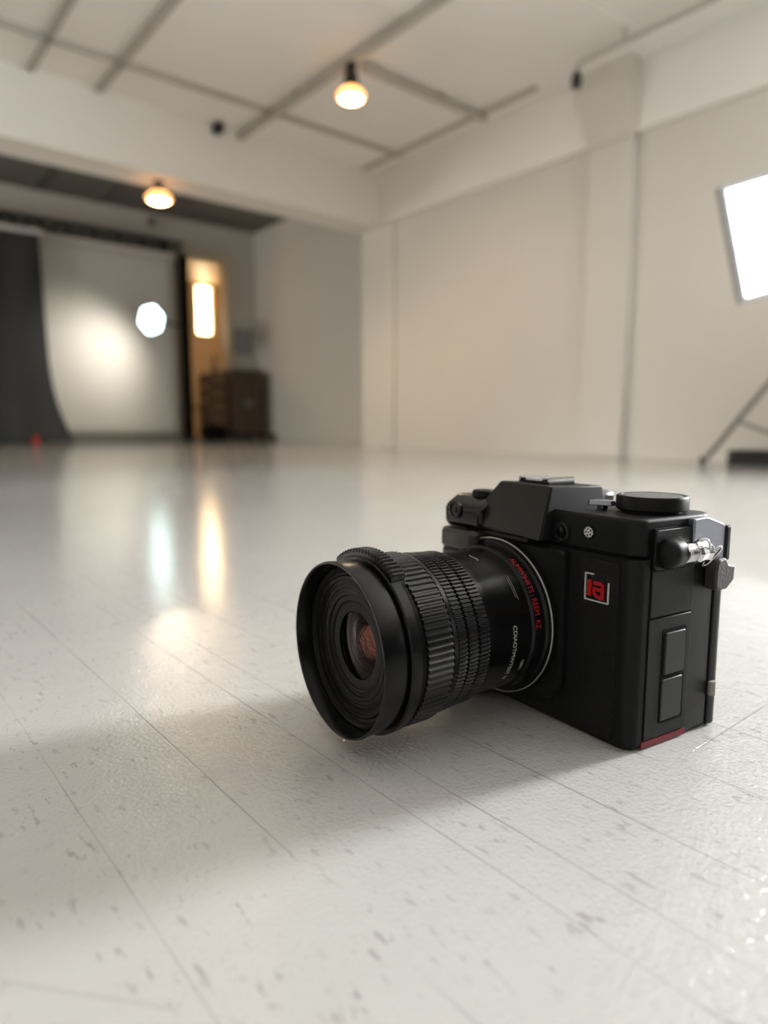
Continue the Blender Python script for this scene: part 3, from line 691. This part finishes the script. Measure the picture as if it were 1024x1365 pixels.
# mode dial
dc = (-0.0250, -0.0480)
bm = bmesh.new(); lathe(bm, [(0.1510, 0), (0.1510, 0.0193), (0.1530, 0.0193), (0.1530, 0.0225), (0.1540, 0.0232), (0.1615, 0.0232), (0.1627, 0.0225), (0.1627, 0.0202), (0.1620, 0.0200), (0.1620, 0)], 120, lambda s, x, y: (dc[0] + x, -dc[1] + y, s), rib=lambda j, i: 0.00022 * (j % 2) if 3 < i < 7 else 0)
dial = link('mode_dial', bm, B_blk, K, smooth=30)
B_knurl = mat('knurled_dark_metal', (0.10, 0.10, 0.095), 0.4, metal=0.6, bump=1.0, bscale=700)
bm = bmesh.new(); lathe(bm, [(0.1620, 0), (0.1620, 0.0193), (0.1626, 0.0191), (0.1628, 0)], 64, lambda s, x, y: (dc[0] + x, -dc[1] + y, s)); link('dial_cap', bm, B_knurl, dial, smooth=40)
bm = bmesh.new(); lathe(bm, [(0.1480, 0.0219), (0.1500, 0.0225), (0.1512, 0.0219)], 120, lambda s, x, y: (dc[0] + x, -dc[1] + y, s), rib=lambda j, i: 0.0004 * (j % 2)); link('dial_scale_ring', bm, B_silver if False else B_knurl, dial, smooth=30)
bm = bmesh.new()
prism(bm, rpoly([(-0.0590, -0.020), (-0.0420, -0.028), (-0.0440, -0.036), (-0.0570, -0.034)], 0.002, 4), 0.1545, 0.1580, Lf, [(x * 0.9 - 0.0055, y * 0.9 - 0.003) for x, y in rpoly([(-0.0590, -0.020), (-0.0420, -0.028), (-0.0440, -0.036), (-0.0570, -0.034)], 0.002, 4)])
box(bm, -0.054, -0.049, 0.027, 0.033, 0.1512, 0.1546)
link('dial_lever', bm, B_shoulder, K, bevel=0.0005, smooth=35)

# gunmetal shoulder at the rear corner
bm = bmesh.new()
sp = rpoly([(-0.0815, 0.120), (-0.0490, 0.1275), (-0.0490, 0.1495), (-0.0640, 0.1500), (-0.0875, 0.1430), (-0.0885, 0.120)], [0.002, 0.002, 0.001, 0.016, 0.008, 0.002], 8)
prism(bm, sp, -0.040, 0.0062, lambda b, z, a: (a, -b, z)); link('thumb_rest', bm, B_shoulder, K, bevel=0.0025, seg=3, smooth=55)
bm = bmesh.new(); box(bm, -0.03, 0.0075, 0.0855, 0.0915, 0.118, 0.1425); link('rear_corner_cap', bm, B_blk, K, bevel=0.0015)

# side face: doors, covers, red strip.  On the side, x = b (negative to the rear)
def side(b0, b1, z0, z1, r, depth, a0=0.0):
    bm = bmesh.new(); pl = rpoly([(b0, z0), (b1, z0), (b1, z1), (b0, z1)], r, 5)
    prism(bm, pl, -0.002, depth, lambda b, z, s: (a0 - b * 0.05 + s, -b, z)); return bm
link('upper_door_gap', side(-0.0565, -0.0125, 0.0875, 0.1255, [0.0005, 0.0005, 0.0005, 0.004][::-1], 0.00025), B_groove, body)
ud = link('upper_port_door', side(-0.0558, -0.0132, 0.0882, 0.1255, [0.004, 0.0005, 0.0005, 0.0005], 0.0010), B_blk, body, bevel=0.0005, smooth=35)
link('side_door_gap', side(-0.0562, -0.0121, 0.0062, 0.0875, 0.0006, 0.00022), B_groove, body)
sd = link('side_port_door', side(-0.0555, -0.0128, 0.0066, 0.0868, 0.001, 0.0009), B_blk, body, bevel=0.0004, smooth=35)
link('cover_recess', side(-0.0505, -0.0262, 0.0150, 0.0790, 0.002, 0.0012), B_groove, sd)
link('terminal_cover', side(-0.0490, -0.0285, 0.0480, 0.0765, 0.0015, 0.0022), B_cover, sd, bevel=0.0008, smooth=35)
link('terminal_cover', side(-0.0485, -0.0272, 0.0168, 0.0450, 0.0015, 0.0018), B_cover, sd, bevel=0.0008, smooth=35)
rs = link('red_base_strip', side(-0.0560, -0.0110, 0.0010, 0.0056, 0.0006, 0.0006), B_red, body, bevel=0.0004); rs['label'] = 'dark red strip along the bottom edge'
link('lug_recess', side(-0.0510, -0.0125, 0.1180, 0.1455, 0.003, 0.0012), B_groove, top)
link('lug_plate', side(-0.0500, -0.0132, 0.1188, 0.1448, 0.003, 0.0022), B_blk, top, bevel=0.0006, smooth=35)
# strap lug: black capsule, spring, chrome ring and leather tab
lz = 0.1295
bm = bmesh.new(); lathe(bm, [(-0.0165, 0), (-0.0172, 0.0060), (-0.0195, 0.0092), (-0.025, 0.0098), (-0.0325, 0.0092), (-0.0335, 0.0070), (-0.0335, 0)], 32, lambda s, x, y: (0.0055 + x * 0.9, -s, lz + y))
lug = link('strap_lug', bm, B_blk, K, smooth=50)
bm = bmesh.new(); pts = []
for i in range(140):
    t_ = i / 139; an = t_ * 2 * pi * 5; pts.append((0.0085 + 0.0056 * cos(an), 0.0325 + 0.0105 * t_, lz - 0.0005 + 0.0056 * sin(an)))
tube(bm, pts, 0.00085, 6); link('spring', bm, B_chrome, lug, smooth=60)
bm = bmesh.new(); lathe(bm, [(-0.0425, 0), (-0.0425, 0.0062), (-0.0455, 0.0072), (-0.052, 0.0066), (-0.056, 0.0074), (-0.060, 0.0058), (-0.064, 0.0030), (-0.064, 0)], 8, lambda s, x, y: (0.0095 + x, -s, lz - 0.001 + y)); link('swivel', bm, B_chrome, lug, bevel=0.0007)
bm = bmesh.new(); pts = [(0.0100 + 0.0055 * cos(q * 2 * pi / 40), 0.0640 + 0.0050 * sin(q * 2 * pi / 40), lz - 0.0055 + 0.0075 * cos(q * 2 * pi / 40)) for q in range(41)]; tube(bm, pts, 0.0009, 8); link('split_ring', bm, B_chrome, lug, smooth=60)
bm = bmesh.new(); pts = [(0.0105 + 0.0055 * cos(q * 2 * pi / 30), 0.0500 + 0.0050 * sin(q * 2 * pi / 30), lz + 0.001 + 0.0075 * cos(q * 2 * pi / 30 + 0.8)) for q in range(31)]; tube(bm, pts, 0.0009, 8); link('split_ring', bm, B_chrome, lug, smooth=60)
bm = bmesh.new(); prism(bm, rpoly([(0.0665, 0.1005), (0.080, 0.1005), (0.0885, 0.1060), (0.0890, 0.1160), (0.081, 0.1175), (0.077, 0.1225), (0.068, 0.1215), (0.0665, 0.115)], [0.004, 0.002, 0.0015, 0.0015, 0.002, 0.003, 0.003, 0.002], 4), 0.0040, 0.0130, lambda y, z, a: (a, y, z)); link('strap_tab', bm, B_tab, lug, bevel=0.0015, smooth=40)
bm = bmesh.new(); tube(bm, [(0.0055, 0.082, 0.0235), (0.0055, 0.082, 0.0335)], 0.0028, 10); link('hinge_pin', bm, B_steel if False else M_grey, K, smooth=40)

# badge
bm = bmesh.new()
bz0, bz1, ba0, ba1 = 0.0952, 0.1128, -0.0378, -0.0195
def strip(bm, pts, w):
    for (x0, z0), (x1, z1) in zip(pts, pts[1:]):
        box(bm, min(x0, x1) - w / 2, max(x0, x1) + w / 2, -0.0022, -0.0008, min(z0, z1) - w / 2, max(z0, z1) + w / 2)
strip(bm, [(ba0 + 0.0062, bz1), (ba0, bz1), (ba0, bz0), (ba1, bz0), (ba1, bz1 - 0.0042)], 0.00075)
bd = link('badge_outline', bm, B_whiteink, body); bd['label'] = 'open silver white square outline'
def plate(bm, pts, holes=()):
    A = [bm.verts.new((a, -0.0024, z)) for a, z in pts]; Bq = [bm.verts.new((a, -0.0008, z)) for a, z in pts]
    bm.faces.new(A); bm.faces.new(Bq[::-1])
    for i in range(len(pts)): bm.faces.new((A[i], A[(i + 1) % len(pts)], Bq[(i + 1) % len(pts)], Bq[i]))
bm = bmesh.new()
ox, oz = ba0 + 0.0018, bz0 + 0.0022
u_ = 0.0001
def sh(pts): return [(ox + x * u_, oz + z * u_) for x, z in pts]
plate(bm, sh([(2, 6), (34, 6), (34, 112), (2, 112)]))
# the 'a': top arm, right stem, bowl ring drawn as quads around a slanted eye
outer = [(52, 110), (112, 108), (132, 90), (132, -8), (92, -8), (62, 8), (46, 40), (46, 70)]
plate(bm, sh([(50, 86), (50, 110), (108, 110), (132, 92), (132, 76), (104, 86)]))
plate(bm, sh([(110, -6), (132, -6), (132, 92), (110, 84)]))
plate(bm, sh([(46, 46), (46, 68), (112, 68), (112, 46)]))
plate(bm, sh([(46, 60), (46, 34), (62, 8), (70, 30), (62, 48)]))
plate(bm, sh([(62, 8), (92, -6), (112, -6), (112, 18), (94, 14), (70, 30)]))
link('badge_letters', bm, B_redink, body)['label'] = 'red letters of the badge'

# ------------------------------------------------------------------ the lens
LC = (-0.1118, 0.0690)
lens_tilt = 0.016
def LP(s, x, y):     # s = forward distance along the axis, (x, y) across it
    return (LC[0] + x, -(s), LC[1] + y - (s - 0.014) * lens_tilt)
def ring(name, prof, m, parent, seg=128, sm=35, rib=None, closed=False, bevel=0):
    bm = bmesh.new(); lathe(bm, prof, seg, LP, closed, rib); return link(name, bm, m, parent, smooth=sm, bevel=bevel)
lens = ring('lens', [(0.0085, 0), (0.0085, 0.0556), (0.0150, 0.0556), (0.0165, 0.0540), (0.0255, 0.0530), (0.0270, 0.0515), (0.0420, 0.0508), (0.0600, 0.0512), (0.0630, 0.0520), (0.0955, 0.0520), (0.0965, 0.054), (0.125, 0.054), (0.127, 0.0555), (0.127, 0.0500), (0.105, 0.0480), (0.105, 0)], B_barrel, K)
ring('mount_ring', [(0.0085, 0.0565), (0.0120, 0.0578), (0.0135, 0.0577), (0.0141, 0.0570), (0.0141, 0.0555), (0.0085, 0.0555)], B_blk, K, closed=True)
r_ = ring('mount_ring_line', [(0.0133, 0.05795), (0.0143, 0.05785), (0.0143, 0.0575), (0.0133, 0.0575)], B_silver, K, closed=True); r_['label'] = 'thin silver ring around the lens mount'
# aperture and zoom rings: ribbed bands
def ribband(name, s0, s1, R, dr, n, duty=0.55, m=B_rubber):
    seg = n * 4
    ribs = lambda j, i: (dr if (j % 4) < 2 else 0.0) if 1 <= i <= 2 else 0
    return ring(name, [(s0, R - 0.001), (s0 + 0.0007, R), (s1 - 0.0007, R), (s1, R - 0.001)], m, lens, seg, 20, ribs)
ribband('aperture_ring', 0.0665, 0.0755, 0.0528, 0.0013, 118)
ribband('aperture_ring', 0.0768, 0.0852, 0.0534, 0.0012, 118)
ribband('aperture_ring', 0.0865, 0.0945, 0.0542, 0.0012, 118)
ring('spacer_ring', [(0.0945, 0.053), (0.0952, 0.0556), (0.0985, 0.0562), (0.0992, 0.0548)], B_barrel, lens)
ribband('focus_ring', 0.0992, 0.1200, 0.0564, 0.0011, 84)
ring('gap_ring', [(0.1200, 0.0540), (0.1200, 0.0558), (0.1240, 0.0558), (0.1240, 0.054)], B_inner, lens)
seg = 480
bm = bmesh.new()
A0, A1 = radians(52), radians(128)
n = 22; prev = None
for i in range(n * 4 + 1):
    an = A0 + (A1 - A0) * i / (n * 4); e = min(1.0, (an - A0) / 0.10, (A1 - an) / 0.10)
    R1 = 0.0560 + 0.0058 * e + (0.0014 if i % 4 in (1, 2) else 0) * e
    q = [bm.verts.new(LP(s, r * cos(an), r * sin(an))) for s, r in ((0.1195, 0.0545), (0.1195, R1 - 0.0015), (0.1210, R1), (0.1290, R1), (0.1305, R1 - 0.0015), (0.1305, 0.0545))]
    if prev:
        for k_ in range(5): bm.faces.new((prev[k_], prev[k_ + 1], q[k_ + 1], q[k_]))
    else: bm.faces.new(q)
    prev = q
bm.faces.new(prev)
link('knurled_lug', bm, B_rubber, lens)
ring('filter_ring', [(0.1240, 0.0545), (0.1240, 0.0578), (0.1250, 0.0586), (0.1315, 0.0586), (0.1325, 0.0578), (0.1325, 0.054)], B_barrel, lens)
# wide flange under the lens (clamp foot of the shade)
# hood
hood = ring('lens_hood', [(0.1320, 0.0540), (0.1335, 0.0555), (0.1490, 0.0570), (0.1505, 0.0566), (0.1505, 0.0555), (0.1490, 0.0545), (0.1390, 0.0530), (0.1360, 0.0490), (0.1330, 0.0490)], B_barrel, lens, closed=False)
ring('inner_hood_ring', [(0.13350, 0.0530), (0.14000, 0.0525), (0.14050, 0.0510), (0.13900, 0.0490), (0.13810, 0.0485), (0.13795, 0.0470), (0.13855, 0.0460), (0.13846, 0.0440), (0.13765, 0.0435), (0.13750, 0.0415), (0.13786, 0.0405), (0.13774, 0.0385),
                         (0.13705, 0.0380), (0.13690, 0.0362), (0.13720, 0.0354), (0.13705, 0.0336), (0.13600, 0.0330), (0.13585, 0.0312), (0.13600, 0.0300), (0.13555, 0.0290), (0.13495, 0.0285), (0.13480, 0.0250), (0.13450, 0.0225)], B_inner, lens, sm=25)
ring('front_glass', [(0.1280, 0.0260), (0.1330, 0.0255)] + [(0.1330 + 0.0035 * (1 - (r / 0.0255) ** 2), r) for r in (0.022, 0.018, 0.013, 0.008, 0.004, 0.0)], B_glass, lens, 64, 60)
ring('inner_element', [(0.1190, 0.0300), (0.1192, 0.022), (0.1220, 0.0205), (0.1230, 0.0195), (0.1215, 0.017), (0.1225, 0.0160), (0.1210, 0.0135)], B_inner, lens, 64, 40)
ring('glint_disc', [(0.1205, 0.0110), (0.1215, 0.0095), (0.1222, 0.0060), (0.1225, 0.0)], B_glint, lens, 48, 60)  # disc added behind the glass as the warm reflected glint

# lettering wrapped round the barrel
def lettering(name, text, size, s_base, R, th0, m, squash=1.0, slope=0.0):
    cu = bpy.data.curves.new(name, 'FONT'); cu.body = text; cu.size = size; cu.extrude = 0.0
    to = bpy.data.objects.new(name, cu); COL.objects.link(to)
    dg = bpy.context.evaluated_depsgraph_get(); me = bpy.data.meshes.new_from_object(to.evaluated_get(dg))
    COL.objects.unlink(to); bpy.data.objects.remove(to)
    bm = bmesh.new(); bm.from_mesh(me); bpy.data.meshes.remove(me)
    bmesh.ops.triangulate(bm, faces=bm.faces)
    for v in bm.verts:
        th = th0 - v.co.x * squash / R
        s = s_base - v.co.y; r = R - slope * (s - s_base) + 0.0002
        v.co = LP(s, r * cos(th), r * sin(th))
    o = link(name, bm, m, lens, recalc=False)
    return o
lettering('red_lettering', 'AUMWIHRTS : REEM  RZ', 0.0058, 0.0245, 0.0532, radians(62), B_redink, 0.86, 0.11)['label'] = 'red lettering around the lens base'
lettering('white_lettering', 'CDIAOTMWTEST N', 0.0048, 0.0440, 0.0511, radians(10), B_whiteink, 1.0)['label'] = 'white lettering on the lower side of the barrel'
lettering('small_white_lettering', 'CERTI.', 0.0036, 0.0330, 0.0514, radians(-20), B_whiteink, 0.9)['label'] = 'smaller white lettering near the mount'
bm = bmesh.new()
for s, t0, t1 in ((0.0345, 48, 28), (0.0362, 46, 30)):
    pr = None
    for i in range(13):
        an = radians(t0 + (t1 - t0) * i / 12)
        q = [bm.verts.new(LP(s + d, 0.0515 * cos(an), 0.0515 * sin(an))) for d in (0, 0.0004)]
        if pr: bm.faces.new((pr[0], pr[1], q[1], q[0]))
        pr = q
link('scale_line', bm, M_grey, lens)
bm = bmesh.new(); pr = None
for i in range(7):
    an = radians(79 - 1.6 * i); q = [bm.verts.new(LP(0.0475 - 0.0002 * i + d, 0.0514 * cos(an), 0.0514 * sin(an))) for d in (0, 0.0006)]
    if pr: bm.faces.new((pr[0], pr[1], q[1], q[0]))
    pr = q
link('index_mark', bm, B_whiteink, lens)
